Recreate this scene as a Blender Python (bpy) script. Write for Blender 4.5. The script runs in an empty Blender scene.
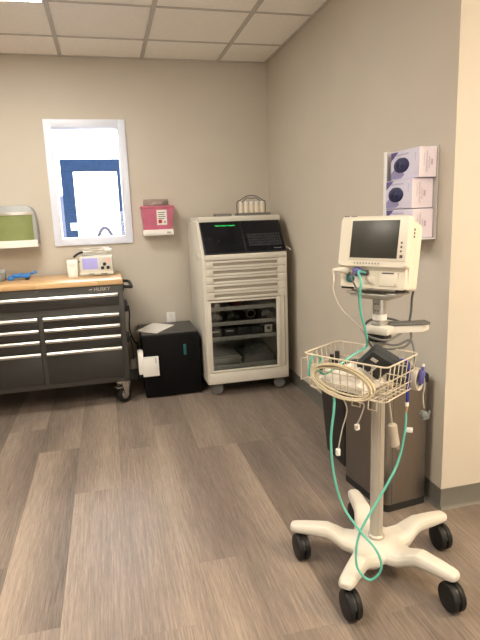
import bpy, bmesh, math, random
from mathutils import Vector, Matrix
random.seed(7)
PI = math.pi
SC = bpy.context.scene
COL = SC.collection

# ------------------------------------------------------------------ camera
F_PX, YAW, PITCH, ROLL, EYE = 529.67, 0.24002, 0.19502, -0.03614, 1.3698
cy, sy, cp, sp = math.cos(YAW), math.sin(YAW), math.cos(PITCH), math.sin(PITCH)
FWD = Vector((sy*cp, cy*cp, -sp)); R0 = Vector((cy, -sy, 0)); U0 = R0.cross(FWD)
RGT = R0*math.cos(ROLL) + U0*math.sin(ROLL); UP = -R0*math.sin(ROLL) + U0*math.cos(ROLL)
cam = bpy.data.cameras.new('camera'); camo = bpy.data.objects.new('camera', cam); COL.objects.link(camo)
M = Matrix((RGT, UP, -FWD)).transposed().to_4x4(); M.translation = (0, 0, EYE)
camo.matrix_world = M
cam.sensor_fit = 'VERTICAL'; cam.sensor_height = 24.0; cam.lens = F_PX/640*24.0; cam.clip_start = .02
SC.camera = camo

# ------------------------------------------------------------------ materials
def mat(name, col, rough=.5, metal=0., var=.06, vscale=20, bump=0., bscale=200, stretch=None, spec=None, trans=0., alpha=1., emit=None, estr=0., coat=0.):
    m = bpy.data.materials.new(name); m.use_nodes = True
    nt = m.node_tree; b = nt.nodes['Principled BSDF']; L = nt.links.new
    tc = nt.nodes.new('ShaderNodeTexCoord'); mp = nt.nodes.new('ShaderNodeMapping'); L(tc.outputs['Object'], mp.inputs[0])
    if stretch: mp.inputs['Scale'].default_value = stretch
    nz = nt.nodes.new('ShaderNodeTexNoise'); nz.inputs['Scale'].default_value = vscale; nz.inputs['Detail'].default_value = 3
    L(mp.outputs[0], nz.inputs['Vector'])
    cr = nt.nodes.new('ShaderNodeValToRGB')
    cr.color_ramp.elements[0].position = .3; cr.color_ramp.elements[1].position = .7
    cr.color_ramp.elements[0].color = (*[c*(1-var) for c in col], 1)
    cr.color_ramp.elements[1].color = (*[min(1, c*(1+var)) for c in col], 1)
    L(nz.outputs['Fac'], cr.inputs[0]); L(cr.outputs[0], b.inputs['Base Color'])
    b.inputs['Roughness'].default_value = rough; b.inputs['Metallic'].default_value = metal
    if spec is not None: b.inputs['Specular IOR Level'].default_value = spec
    b.inputs['Transmission Weight'].default_value = trans; b.inputs['Alpha'].default_value = alpha
    b.inputs['Coat Weight'].default_value = coat
    if emit: b.inputs['Emission Color'].default_value = (*emit, 1); b.inputs['Emission Strength'].default_value = estr
    if bump:
        n2 = nt.nodes.new('ShaderNodeTexNoise'); n2.inputs['Scale'].default_value = bscale; L(mp.outputs[0], n2.inputs['Vector'])
        bp = nt.nodes.new('ShaderNodeBump'); bp.inputs['Strength'].default_value = bump; bp.inputs['Distance'].default_value = .002
        L(n2.outputs['Fac'], bp.inputs['Height']); L(bp.outputs[0], b.inputs['Normal'])
    return m

def glass(name, tint, fac=.12, rough=.03):
    m = bpy.data.materials.new(name); m.use_nodes = True
    nt = m.node_tree; nt.nodes.clear()
    o = nt.nodes.new('ShaderNodeOutputMaterial'); mx = nt.nodes.new('ShaderNodeMixShader')
    t = nt.nodes.new('ShaderNodeBsdfTransparent'); g = nt.nodes.new('ShaderNodeBsdfGlossy')
    t.inputs[0].default_value = (*tint, 1); g.inputs['Roughness'].default_value = rough
    fr = nt.nodes.new('ShaderNodeFresnel'); fr.inputs[0].default_value = 1.45
    nt.links.new(fr.outputs[0], mx.inputs[0]); nt.links.new(t.outputs[0], mx.inputs[1]); nt.links.new(g.outputs[0], mx.inputs[2])
    nt.links.new(mx.outputs[0], o.inputs[0])
    return m

WALL = (.54, .495, .425)
m_wall = mat('painted_wall', WALL, .75, var=.02, vscale=3, bump=.12, bscale=180)
m_ceil = mat('ceiling_tile', (.90, .87, .81), .9, var=.03, vscale=60, bump=.4, bscale=300)
m_grid = mat('ceiling_grid', (.50, .47, .43), .6, var=.02)
m_base = mat('rubber_base', (.135, .13, .115), .45, var=.05)
m_trimlit = mat('daylit_trim', (.72, .77, .90), .35, var=.01)  # white trim, the window's bluish glow put into its colour
m_vinyl_top = mat('charcoal_paint', (.046, .045, .041), .42, var=.06, vscale=30)
m_drawer = mat('drawer_paint', (.026, .025, .023), .4, var=.05, vscale=30)
m_alu = mat('brushed_aluminium', (.58, .56, .52), .36, 1., var=.05, vscale=40, stretch=(.2, 4, 4))
m_chrome = mat('chrome', (.72, .72, .72), .18, 1., var=.03)
m_steel = mat('stainless_steel', (.30, .28, .26), .34, 1., var=.06, vscale=60, stretch=(8, 8, .15))
m_black = mat('black_plastic', (.012, .012, .013), .4, var=.1)
m_blackmatte = mat('black_matte', (.012, .012, .012), .65, var=.1)
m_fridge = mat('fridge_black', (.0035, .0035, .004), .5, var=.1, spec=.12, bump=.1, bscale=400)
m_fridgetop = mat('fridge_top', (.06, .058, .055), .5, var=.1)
m_rubber = mat('black_rubber', (.008, .008, .008), .5, var=.15, spec=.3)
m_greycast = mat('grey_caster', (.16, .16, .16), .5, var=.1)
m_machine = mat('cream_enamel', (.62, .595, .525), .4, var=.02, vscale=8)
m_slot = mat('slot_beige', (.34, .31, .26), .55, var=.04)
m_shelf = mat('shelf_grey', (.62, .62, .58), .45, var=.06)
m_screen = mat('dark_screen', (.006, .007, .010), .25, var=.1, spec=.25)
m_key = mat('dark_key', (.028, .03, .036), .4, var=.1)
m_green = mat('green_text', (.02, .5, .08), .5, emit=(.05, 1., .2), estr=1.2)
m_cream = mat('cream_plastic', (.66, .615, .52), .38, var=.015, vscale=10)
m_cream2 = mat('cream_plastic_recess', (.57, .53, .45), .42, var=.015, vscale=10)
m_monscr = mat('monitor_glass', (.030, .029, .024), .4, var=.1)
m_standw = mat('stand_enamel', (.58, .555, .495), .38, var=.02, vscale=10)
m_pole = mat('pole_silver', (.44, .41, .36), .38, .3, var=.03, stretch=(10, 10, .3))
m_greym = mat('grey_metal', (.42, .41, .38), .35, .6, var=.05)
m_wire = mat('coated_wire', (.56, .50, .39), .4, var=.03)
m_teal = mat('teal_tube', (.11, .46, .37), .35, var=.06)
m_blue = mat('royal_blue_tube', (.015, .025, .22), .4, var=.05)
m_bluepl = mat('blue_plastic', (.02, .17, .50), .4, var=.08)
m_purple = mat('violet_plastic', (.09, .085, .27), .4, var=.06)
m_greyc = mat('grey_cable', (.10, .10, .095), .5, var=.08)
m_cablew = mat('cream_cable', (.46, .39, .26), .45, var=.06)
m_cableg = mat('light_grey_cable', (.50, .46, .40), .45, var=.05)
m_beige = mat('beige_plastic', (.42, .37, .30), .45, var=.04)
m_greyclip = mat('slate_plastic', (.16, .175, .18), .45, var=.06)
m_cloth = mat('white_cloth', (.74, .70, .63), .85, var=.03, bump=.4, bscale=90)
m_cuff = mat('charcoal_nylon', (.022, .026, .028), .75, var=.15, bump=.4, bscale=600)
m_white = mat('white_plastic', (.78, .77, .74), .4, var=.02)
m_paper = mat('white_paper', (.72, .70, .67), .8, var=.02)
m_pink = mat('pink_translucent', (.62, .15, .25), .35, var=.06, trans=.25)
m_clear = glass('clear_plastic', (.90, .86, .86))
m_clearbin = glass('clear_bin_plastic', (.80, .81, .80))
m_red = mat('red_print', (.50, .02, .04), .5)
m_dkred = mat('dull_red_card', (.16, .012, .014), .6)
m_ink = mat('dark_ink', (.05, .05, .06), .6)
m_greyink = mat('grey_ink', (.17, .16, .17), .6)
m_dispg = mat('smoke_grey_plastic', (.33, .345, .35), .35, var=.04)
m_dispg2 = mat('frosted_acrylic', (.46, .44, .41), .3, var=.02)
m_dispgr = mat('olive_green_cover', (.20, .235, .085), .4, var=.05)
m_tray = mat('dull_grey_metal', (.16, .155, .145), .45, var=.06)
m_tin = mat('grey_green_tin', (.20, .21, .19), .45, var=.1)
m_defib = mat('defib_grey_white', (.62, .62, .56), .4, var=.02)
m_defpan = mat('defib_panel', (.52, .53, .50), .4, var=.02)
m_defscr = mat('defib_screen', (.16, .15, .25), .15, emit=(.42, .38, .72), estr=.55)
m_pinkpr = mat('pink_print', (.70, .45, .42), .6)
m_bottle = mat('cream_bottle', (.78, .70, .56), .4, var=.03)
m_teal2 = mat('teal_sticker', (.010, .10, .115), .5, var=.1)
m_glovebox = mat('lilac_card_cool_lit', (.62, .60, .74), .6, var=.04)  # glove box card with cool daylight mixed into its colour
m_gloveend = mat('lilac_card_warm_lit', (.72, .63, .67), .6, var=.06, vscale=8)  # ends of the same boxes, warm light put in as pink
m_glovepur = mat('purple_print', (.09, .06, .22), .55, var=.1)
m_glovelil = mat('lilac_print', (.26, .23, .42), .55, var=.1)
m_lilacpale = mat('pale_lilac_print', (.50, .36, .44), .6)
m_gloveblue = mat('navy_glove', (.012, .014, .07), .6, var=.2, bump=.6, bscale=120)
m_acryl = mat('white_acrylic', (.72, .71, .72), .3, var=.02)
m_darkbin = mat('dark_bin_plastic', (.05, .052, .05), .4, var=.1)
m_bag = mat('crinkled_film', (.22, .225, .22), .16, spec=.8, coat=.4)
m_outdark = mat('blue_grey_steel', (.014, .035, .075), .6, var=.15, spec=.1)
m_concrete = mat('pale_concrete', (.60, .60, .60), .9, var=.06, vscale=4)
m_outwall = mat('grey_render', (.16, .17, .21), .8, var=.1, vscale=15)
m_outrail = mat('grey_rail', (.10, .10, .12), .4, .5)
m_brown = mat('brown_gold', (.30, .20, .10), .5)
m_diff = mat('diffuser', (.9, .9, .9), .5, emit=(1., .93, .82), estr=30.)

# wood worktop: staves along x
def wood():
    m = mat('beech_block', (.55, .36, .18), .4)
    nt = m.node_tree; b = nt.nodes['Principled BSDF']; L = nt.links.new
    tc = nt.nodes.new('ShaderNodeTexCoord'); mp = nt.nodes.new('ShaderNodeMapping'); L(tc.outputs['Object'], mp.inputs[0])
    br = nt.nodes.new('ShaderNodeTexBrick'); br.inputs['Scale'].default_value = 1; br.inputs['Brick Width'].default_value = .42; br.inputs['Row Height'].default_value = .045
    br.inputs['Mortar Size'].default_value = 0.0006; br.offset = .37
    br.inputs['Color1'].default_value = (.62, .42, .22, 1); br.inputs['Color2'].default_value = (.48, .29, .13, 1); br.inputs['Mortar'].default_value = (.35, .2, .09, 1)
    L(mp.outputs[0], br.inputs['Vector'])
    m2 = nt.nodes.new('ShaderNodeMapping'); m2.inputs['Scale'].default_value = (1.5, 40, 40); L(tc.outputs['Object'], m2.inputs[0])
    nz = nt.nodes.new('ShaderNodeTexNoise'); nz.inputs['Scale'].default_value = 4; nz.inputs['Detail'].default_value = 5; L(m2.outputs[0], nz.inputs['Vector'])
    mx = nt.nodes.new('ShaderNodeMix'); mx.data_type = 'RGBA'; mx.blend_type = 'MULTIPLY'; mx.inputs[0].default_value = .45
    L(br.outputs['Color'], mx.inputs[6]); L(nz.outputs['Fac'], mx.inputs[7])
    gm = nt.nodes.new('ShaderNodeMix'); gm.data_type = 'RGBA'; gm.blend_type = 'MULTIPLY'; gm.inputs[0].default_value = 1; gm.inputs[7].default_value = (1.3, 1.3, 1.3, 1)
    L(mx.outputs[2], gm.inputs[6]); L(gm.outputs[2], b.inputs['Base Color'])
    return m
m_wood = wood()

def floor_mat():
    m = bpy.data.materials.new('vinyl_plank'); m.use_nodes = True
    nt = m.node_tree; b = nt.nodes['Principled BSDF']; L = nt.links.new
    at = nt.nodes.new('ShaderNodeAttribute'); at.attribute_name = 'tone'
    tc = nt.nodes.new('ShaderNodeTexCoord')
    def noise(scale, det, rough=.6):
        mp = nt.nodes.new('ShaderNodeMapping'); mp.inputs['Scale'].default_value = scale; L(tc.outputs['Object'], mp.inputs[0])
        ad = nt.nodes.new('ShaderNodeVectorMath'); ad.operation = 'ADD'; L(mp.outputs[0], ad.inputs[0])
        ml = nt.nodes.new('ShaderNodeVectorMath'); ml.operation = 'SCALE'; ml.inputs['Scale'].default_value = 37; cz = nt.nodes.new('ShaderNodeVectorMath'); cz.operation = 'MULTIPLY'; cz.inputs[1].default_value = (0, 1, 1); L(at.outputs['Color'], cz.inputs[0]); L(cz.outputs[0], ml.inputs[0])
        L(ml.outputs[0], ad.inputs[1])
        n = nt.nodes.new('ShaderNodeTexNoise'); n.inputs['Scale'].default_value = 1; n.inputs['Detail'].default_value = det; n.inputs['Roughness'].default_value = rough
        L(ad.outputs[0], n.inputs['Vector']); return n
    streak = noise((170, 6, 1), 3); broad = noise((6, .6, 1), 1); fleck = noise((420, 26, 1), 2)
    def math_(op, a, c):
        n = nt.nodes.new('ShaderNodeMath'); n.operation = op
        for i, v in enumerate((a, c)):
            if hasattr(v, 'node'): L(v, n.inputs[i])
            else: n.inputs[i].default_value = v
        return n.outputs[0]
    sep = nt.nodes.new('ShaderNodeSeparateColor'); L(at.outputs['Color'], sep.inputs[0])
    f = math_('ADD', sep.outputs[0], math_('MULTIPLY', math_('SUBTRACT', broad.outputs['Fac'], .5), .5))
    f = math_('ADD', f, math_('MULTIPLY', math_('SUBTRACT', streak.outputs['Fac'], .5), .8))
    f = math_('ADD', f, math_('MULTIPLY', math_('SUBTRACT', fleck.outputs['Fac'], .5), .35))
    cr = nt.nodes.new('ShaderNodeValToRGB'); e = cr.color_ramp.elements
    e[0].position = 0; e[0].color = (.070, .055, .047, 1); e[1].position = 1; e[1].color = (.43, .345, .275, 1)
    n = e.new(.5); n.color = (.215, .174, .145, 1)
    L(f, cr.inputs[0]); L(cr.outputs[0], b.inputs['Base Color'])
    b.inputs['Roughness'].default_value = .42; b.inputs['Specular IOR Level'].default_value = .35
    bp = nt.nodes.new('ShaderNodeBump'); bp.inputs['Strength'].default_value = .12; bp.inputs['Distance'].default_value = .001
    L(streak.outputs['Fac'], bp.inputs['Height']); L(bp.outputs[0], b.inputs['Normal'])
    return m
m_floor = floor_mat()

# ------------------------------------------------------------------ mesh helpers
V = Vector
def spline(pts, n=8, closed=False):
    P = [V(p) for p in pts]; out = []
    N = len(P)
    for i in range(N if closed else N-1):
        if closed: a, b, c, d = P[(i-1) % N], P[i], P[(i+1) % N], P[(i+2) % N]
        else: a, b, c, d = P[max(i-1, 0)], P[i], P[i+1], P[min(i+2, N-1)]
        for k in range(n):
            t = k/n
            out.append(.5*((2*b) + (c-a)*t + (2*a-5*b+4*c-d)*t*t + (3*b-a-3*c+d)*t**3))
    if not closed: out.append(P[-1])
    return out

class MB:
    def __init__(s): s.v = []; s.f = []; s.m = []; s.mats = []; s.cur = 0
    def use(s, m):
        if m not in s.mats: s.mats.append(m)
        s.cur = s.mats.index(m); return s
    def add(s, vs, fs):
        o = len(s.v); s.v += [V(v) for v in vs]
        for f in fs: s.f.append([i+o for i in f]); s.m.append(s.cur)
        return s
    def box(s, lo, hi, bev=0, rot=None, seg=2):
        lo, hi = V(lo), V(hi); c = (lo+hi)/2; d = hi-lo
        bm = bmesh.new(); bmesh.ops.create_cube(bm, size=1)
        bmesh.ops.scale(bm, vec=d, verts=bm.verts)
        if bev: bmesh.ops.bevel(bm, geom=bm.edges[:], offset=min(bev, min(abs(x) for x in d)*.49), segments=seg, affect='EDGES', profile=.5)
        T = Matrix.Translation(c) @ (rot.to_4x4() if rot else Matrix())
        bm.verts.index_update()
        s.add([T @ v.co for v in bm.verts], [[v.index for v in f.verts] for f in bm.faces]); bm.free(); return s
    def loft(s, rings, cap=True, closed=False):
        n = len(rings[0]); vs = [p for r in rings for p in r]; fs = []
        K = len(rings)
        for i in range(K if closed else K-1):
            a, b = i*n, ((i+1) % K)*n
            for k in range(n): fs.append([a+k, a+(k+1) % n, b+(k+1) % n, b+k])
        if cap and not closed: fs.append(list(range(n))[::-1]); fs.append([(K-1)*n+k for k in range(n)])
        return s.add(vs, fs)
    def cyl(s, a, b, r, r2=None, seg=20):
        a, b = V(a), V(b); d = (b-a).normalized(); x = d.orthogonal().normalized(); y = d.cross(x)
        r2 = r if r2 is None else r2
        return s.loft([[p + (x*math.cos(t)+y*math.sin(t))*q for t in [2*PI*k/seg for k in range(seg)]] for p, q in ((a, r), (b, r2))])
    def lathe(s, prof, c, axis=(0, 0, 1), seg=24):
        d = V(axis).normalized(); x = d.orthogonal().normalized(); y = d.cross(x); c = V(c)
        return s.loft([[c + d*h + (x*math.cos(t)+y*math.sin(t))*max(r, 1e-4) for t in [2*PI*k/seg for k in range(seg)]] for r, h in prof])
    def tube(s, pts, r, closed=False, n=6, seg=8, raw=False):
        P = [V(p) for p in pts] if raw else spline(pts, n, closed)
        K = len(P); rings = []; up = None
        for i, p in enumerate(P):
            a = P[(i-1) % K] if closed else P[max(i-1, 0)]; b = P[(i+1) % K] if closed else P[min(i+1, K-1)]
            d = (b-a).normalized() if (b-a).length > 1e-9 else V((0, 0, 1))
            up = d.orthogonal() if up is None else up - d*up.dot(d)
            if up.length < 1e-6: up = d.orthogonal()
            up.normalize(); w = d.cross(up)
            rr = r(i/(K-1)) if callable(r) else r
            rings.append([p + (up*math.cos(t)+w*math.sin(t))*rr for t in [2*PI*k/seg for k in range(seg)]])
        if closed:
            # realign the seam of the last ring with the first
            best = min(range(seg), key=lambda q: (rings[-1][q]-rings[0][0]).length)
            vs = [p for rg in rings for p in rg]; fs = []
            for i in range(K):
                for k in range(seg):
                    if i < K-1: fs.append([i*seg+k, i*seg+(k+1) % seg, (i+1)*seg+(k+1) % seg, (i+1)*seg+k])
                    else: fs.append([i*seg+(k+best) % seg, i*seg+(k+1+best) % seg, (k+1) % seg, k])
            return s.add(vs, fs)
        return s.loft(rings)
    def prism(s, poly, x0, x1, axis='x', bev=0):
        def mk(p, t): return {'x': (t, p[0], p[1]), 'y': (p[0], t, p[1]), 'z': (p[0], p[1], t)}[axis]
        bm = bmesh.new(); a = [bm.verts.new(mk(p, x0)) for p in poly]; b = [bm.verts.new(mk(p, x1)) for p in poly]; n = len(poly)
        bm.faces.new(a); bm.faces.new(b[::-1])
        for k in range(n): bm.faces.new([a[k], b[k], b[(k+1) % n], a[(k+1) % n]])
        bmesh.ops.recalc_face_normals(bm, faces=bm.faces[:])
        if bev: bmesh.ops.bevel(bm, geom=bm.edges[:], offset=bev, segments=2, affect='EDGES', profile=.5)
        bm.verts.index_update()
        s.add([v.co.copy() for v in bm.verts], [[v.index for v in f.verts] for f in bm.faces]); bm.free(); return s
    def ball(s, c, r, sc=(1, 1, 1), seg=16):
        c = V(c); rings = []
        for i in range(1, seg//2):
            a = PI*i/(seg//2)
            rings.append([c + V((math.sin(a)*math.cos(t)*sc[0], math.sin(a)*math.sin(t)*sc[1], -math.cos(a)*sc[2]))*r for t in [2*PI*k/seg for k in range(seg)]])
        return s.loft(rings)
    def text(s, body, o, ex, ey, size, thick=.0006, align='LEFT'):
        cu = bpy.data.curves.new('t', 'FONT'); cu.body = body; cu.size = size; cu.align_x = align; cu.resolution_u = 3
        ob = bpy.data.objects.new('t', cu); COL.objects.link(ob)
        dg = bpy.context.evaluated_depsgraph_get(); me = bpy.data.meshes.new_from_object(ob.evaluated_get(dg))
        o, ex, ey = V(o), V(ex).normalized(), V(ey).normalized(); ez = ex.cross(ey)
        s.add([o + ex*v.co.x + ey*v.co.y + ez*thick for v in me.vertices], [list(p.vertices) for p in me.polygons])
        bpy.data.objects.remove(ob); bpy.data.curves.remove(cu); bpy.data.meshes.remove(me); return s
    def xform(s, T, start=0):
        for i in range(start, len(s.v)): s.v[i] = T @ s.v[i]
        return s
    def build(s, name, m=None, parent=None, world=False, smooth=True, loc=None):
        me = bpy.data.meshes.new(name)
        vs = s.v
        if world and parent is not None:
            root = parent; Mt = root.matrix_world.copy()
            T = Mt.inverted(); vs = [T @ v for v in vs]
        if loc is not None: vs = [v - V(loc) for v in vs]
        me.from_pydata([tuple(v) for v in vs], [], s.f)
        bm = bmesh.new(); bm.from_mesh(me); bmesh.ops.recalc_face_normals(bm, faces=bm.faces[:]); bm.to_mesh(me); bm.free()
        mats = s.mats or [m]
        for x in mats: me.materials.append(x)
        if s.mats:
            for p, i in zip(me.polygons, s.m): p.material_index = i
        if smooth:
            for p in me.polygons: p.use_smooth = True
            me.set_sharp_from_angle(angle=math.radians(38))
        o = bpy.data.objects.new(name, me); COL.objects.link(o)
        if parent is not None: o.parent = parent
        if loc is not None: o.location = loc
        return o

ROOTM = {}
def thing(name, label, cat, loc=(0, 0, 0), rz=0, group=None, rx=0, ry=0):
    o = bpy.data.objects.new(name, None); COL.objects.link(o); o.empty_display_size = .05
    o.location = loc; o.rotation_euler = (rx, ry, rz); o['label'] = label; o['category'] = cat
    if group: o['group'] = group
    bpy.context.view_layer.update()
    return o
def tag(o, label, cat, group=None):
    o['label'] = label; o['category'] = cat
    if group: o['group'] = group
    return o
def struct(name, mb, m, parent=None, loc=None):
    o = mb.build(name, m, parent, loc=loc)
    if parent is None: o['kind'] = 'structure'
    return o
def dup(root, label, loc=None, rz=None):
    r = root.copy(); COL.objects.link(r); r['label'] = label
    if loc is not None: r.location = loc
    if rz is not None: r.rotation_euler = (0, 0, rz)
    for ch in list(root.children):
        c = ch.copy(); COL.objects.link(c); c.parent = r
        for g in list(ch.children):
            d = g.copy(); COL.objects.link(d); d.parent = c
    return r

# ================================================================== SETTING
D, H, XR, YN = 4.522, 2.599, 1.406, 1.962          # back wall, ceiling, right wall, near corner of the right wall
XL, YB, XH = -2.7, -2.4, 3.3
PW = .2336
# floor: vinyl planks 23 cm wide, each its own tone
joints = {-1: [2.2], 0: [4.2, 3.6, 2.1], 1: [3.21, 1.70], 2: [4.14, 2.63, 1.12], 3: [3.09, 1.58], 4: [3.41, 1.90], 5: [4.49, 2.97, 1.45], 6: [2.962, 1.44], 7: [4.4, 2.97, 1.45], 8: [3.53, 2.02]}
tones = {(-1, 0): (.40, .34), (0, 0): (.56, .46), (0, 2): (.62, .36), (0, 3): (.55, .34), (1, 0): (.34, .60), (1, 1): (.66, .30), (1, 2): (.62, .5), (2, 0): (.42, .5), (2, 1): (.42, .68), (2, 2): (.70, .42),
         (3, 0): (.36, .52), (3, 1): (.42, .58), (4, 0): (.42, .34), (4, 1): (.60, .42), (5, 0): (.5, .5), (5, 1): (.58, .46), (5, 2): (.38, .62), (6, 0): (.46, .56), (6, 1): (.32, .46), (7, 0): (.36, .48), (7, 1): (.38, .54), (7, 2): (.36, .46), (8, 0): (.30, .36), (8, 1): (.36, .44)}
fv, ff, ft = [], [], []
for k in range(-9, 18):
    x0 = -.726 + PW*k; x1 = x0 + PW
    js = joints.get(k)
    if js is None:
        o = random.uniform(0, 1.5); js = [o + 1.52*i for i in range(-3, 4)]
    else:
        js = list(js); lo = min(js)
        while lo > YB: lo -= 1.52; js.append(lo)
    ys = sorted([YB-.2, D+.1] + [j for j in js if YB-.2 < j < D+.1], reverse=True)
    for n in range(len(ys)-1):
        i = len(fv); fv += [(x0, ys[n+1], 0), (x1, ys[n+1], 0), (x1, ys[n], 0), (x0, ys[n], 0)]; ff.append([i, i+1, i+2, i+3])
        tl_ = next((tones[(k, q)] for q in range(n, -1, -1) if (k, q) in tones), None) or (random.uniform(.34, .6), random.uniform(.34, .6))
        ft.append((tl_, random.random(), random.random()))
me = bpy.data.meshes.new('floor'); me.from_pydata(fv, [], ff)
ca = me.color_attributes.new('tone', 'FLOAT_COLOR', 'CORNER')
for p, t in zip(me.polygons, ft):
    for q_, li in enumerate(p.loop_indices): ca.data[li].color = (t[0][1 if q_ in (1, 2) else 0], t[1], t[2], 1)
me.materials.append(m_floor)
fl = bpy.data.objects.new('floor', me); COL.objects.link(fl); fl['kind'] = 'structure'

# window opening
WX0, WX1, WZ0, WZ1 = -.342, .164, 1.234, 2.090
T = .16
mb = MB()
mb.box((XL-T, D, 0), (WX0, D+T, H+.1)).box((WX1, D, 0), (XR+T, D+T, H+.1)).box((WX0, D, 0), (WX1, D+T, WZ0)).box((WX0, D, WZ1), (WX1, D+T, H+.1))
struct('wall_back', mb, m_wall)
struct('wall_right', MB().box((XR, YN, 0), (XR+T, D, H+.1)), m_wall)
struct('wall_hall', MB().box((XR+T, YN, 0), (XH+T, YN+T, H+.1)), m_wall)
struct('wall_left', MB().box((XL-T, YB, 0), (XL, D, H+.1)), m_wall)
struct('wall_front', MB().box((XL-T, YB-T, 0), (XH+T, YB, H+.1)), m_wall)
struct('wall_far_hall', MB().box((XH, YB, 0), (XH+T, YN, H+.1)), m_wall)
bh = .098
def cove(pts):  # rubber base with a small toe
    return pts
mb = MB().prism([(XR, 0), (XR-.016, 0), (XR-.010, .006), (XR-.005, .016), (XR-.004, bh), (XR, bh)], YN-.004, D, 'y'); struct('baseboard_right', mb, m_base)
mb = MB().prism([(YN, 0), (YN-.016, 0), (YN-.010, .006), (YN-.005, .016), (YN-.004, bh), (YN, bh)], XR-.004, XH, 'x'); struct('baseboard_hall', mb, m_base)
mb = MB().prism([(D, 0), (D-.016, 0), (D-.010, .006), (D-.005, .016), (D-.004, bh), (D, bh)], XL, XR, 'x'); struct('baseboard_back', mb, m_base)
# ceiling with lay-in tiles
C0, TW, RY = -.2234, .61, D-.457
cm = MB().box((XL-T, YB-T, H+.006), (XH+T, D+T, H+.06)); ceil = struct('ceiling', cm, m_ceil)
g = MB(); k = -5
xs = [C0 + TW*k for k in range(-4, 6)]; ys = [RY - TW*k for k in range(-0, 12)]
for x in xs:
    if XL < x < XH: g.box((x-.013, YB, H-.004), (x+.013, D if x < XR else YN, H+.008))
for y in ys:
    if y > YB: g.box((XL, y-.010, H+.001), (XR if y > YN else XH, y+.010, H+.008))
g.box((XL, D-.02, H-.001), (XR, D, H+.008)); g.box((XR-.02, YN, H-.001), (XR, D, H+.008)); g.box((XR, YN-.02, H-.001), (XH, YN, H+.008))
g.build('ceiling_grid', m_grid, ceil)

# window
wr = bpy.data.objects.new('window_1', None); COL.objects.link(wr); wr['kind'] = 'structure'; wr.location = (-.083, D, WZ0); bpy.context.view_layer.update()
mb = MB(); fo = .056
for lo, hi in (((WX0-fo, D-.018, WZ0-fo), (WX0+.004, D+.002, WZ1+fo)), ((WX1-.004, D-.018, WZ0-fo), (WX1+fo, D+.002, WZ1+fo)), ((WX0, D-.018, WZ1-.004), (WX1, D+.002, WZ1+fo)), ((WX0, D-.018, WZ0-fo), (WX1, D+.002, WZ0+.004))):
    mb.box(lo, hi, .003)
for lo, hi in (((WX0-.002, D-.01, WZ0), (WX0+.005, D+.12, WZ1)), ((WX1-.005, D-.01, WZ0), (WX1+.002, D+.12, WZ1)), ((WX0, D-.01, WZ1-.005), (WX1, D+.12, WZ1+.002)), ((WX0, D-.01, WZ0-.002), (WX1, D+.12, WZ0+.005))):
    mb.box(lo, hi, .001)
mb.build('window_frame', m_trimlit, wr, world=True)
MB().box((WX0+.004, D+.085, WZ0+.004), (WX1-.004, D+.089, WZ1-.004)).build('window_pane', glass('window_glass', (.97, .98, 1.)), wr, world=True)

# lay-in ceiling lamp at the top left of the view
lt = thing('ceiling_light', 'bright square lay-in lamp panel in the ceiling grid, left of the window', 'ceiling light', (C0-.305, RY-.611-.305, H))
mb = MB(); a, b = C0-.61+.014, C0-.014; y1 = RY-.611-.012; y0 = y1-.586
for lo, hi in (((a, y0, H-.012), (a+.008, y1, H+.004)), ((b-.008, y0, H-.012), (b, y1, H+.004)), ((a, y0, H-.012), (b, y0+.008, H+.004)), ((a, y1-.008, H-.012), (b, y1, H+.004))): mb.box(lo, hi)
mb.build('lamp_frame', m_trimlit, lt, world=True)
MB().box((a+.008, y0+.008, H-.014), (b-.008, y1-.008, H+.004)).build('diffuser', m_diff, lt, world=True)

# outside
struct('ground_outside', MB().box((-6, D+T+.05, -.2), (6, 14, -.05)), m_concrete)
pf = thing('porch_frame', 'dark blue-grey steel porch frame standing outside behind the window', 'porch frame', (-.1, 7.0, -.05))
MB().box((-.465, 6.93, -.05), (-.325, 7.07, 1.965), .004).build('post', m_outdark, pf, world=True)
MB().box((.200, 6.93, -.05), (.240, 7.07, 1.965), .004).build('post', m_outdark, pf, world=True)
MB().box((-.465, 6.93, 1.965), (.240, 7.07, 2.105), .004).build('beam', m_outdark, pf, world=True)
tag(MB().box((-.405, 6.915, 1.26), (-.315, 6.929, 1.35), .002).build('notice_plate', m_white, loc=(-.36, 6.92, 1.26)), 'small white plate fixed low on the dark porch post outside', 'sign')
tag(MB().box((-.95, 7.6, -.05), (-.50, 7.9, 1.71), .01).build('outdoor_cabinet', m_outwall, loc=(-.72, 7.75, -.05)), 'grey upright cabinet outside at the left edge of the window view', 'cabinet')
tag(MB().tube([(-.10, 7.2, -.05), (-.10, 7.2, 1.0), (-.07, 7.2, 1.20), (.0, 7.2, 1.275), (.07, 7.2, 1.20), (.10, 7.2, 1.0), (.10, 7.2, -.05)], .022, n=6).build('bicycle_rack', m_outrail, loc=(0, 7.2, -.05)), 'curved grey metal rail outside, low in the window', 'rail')

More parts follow.
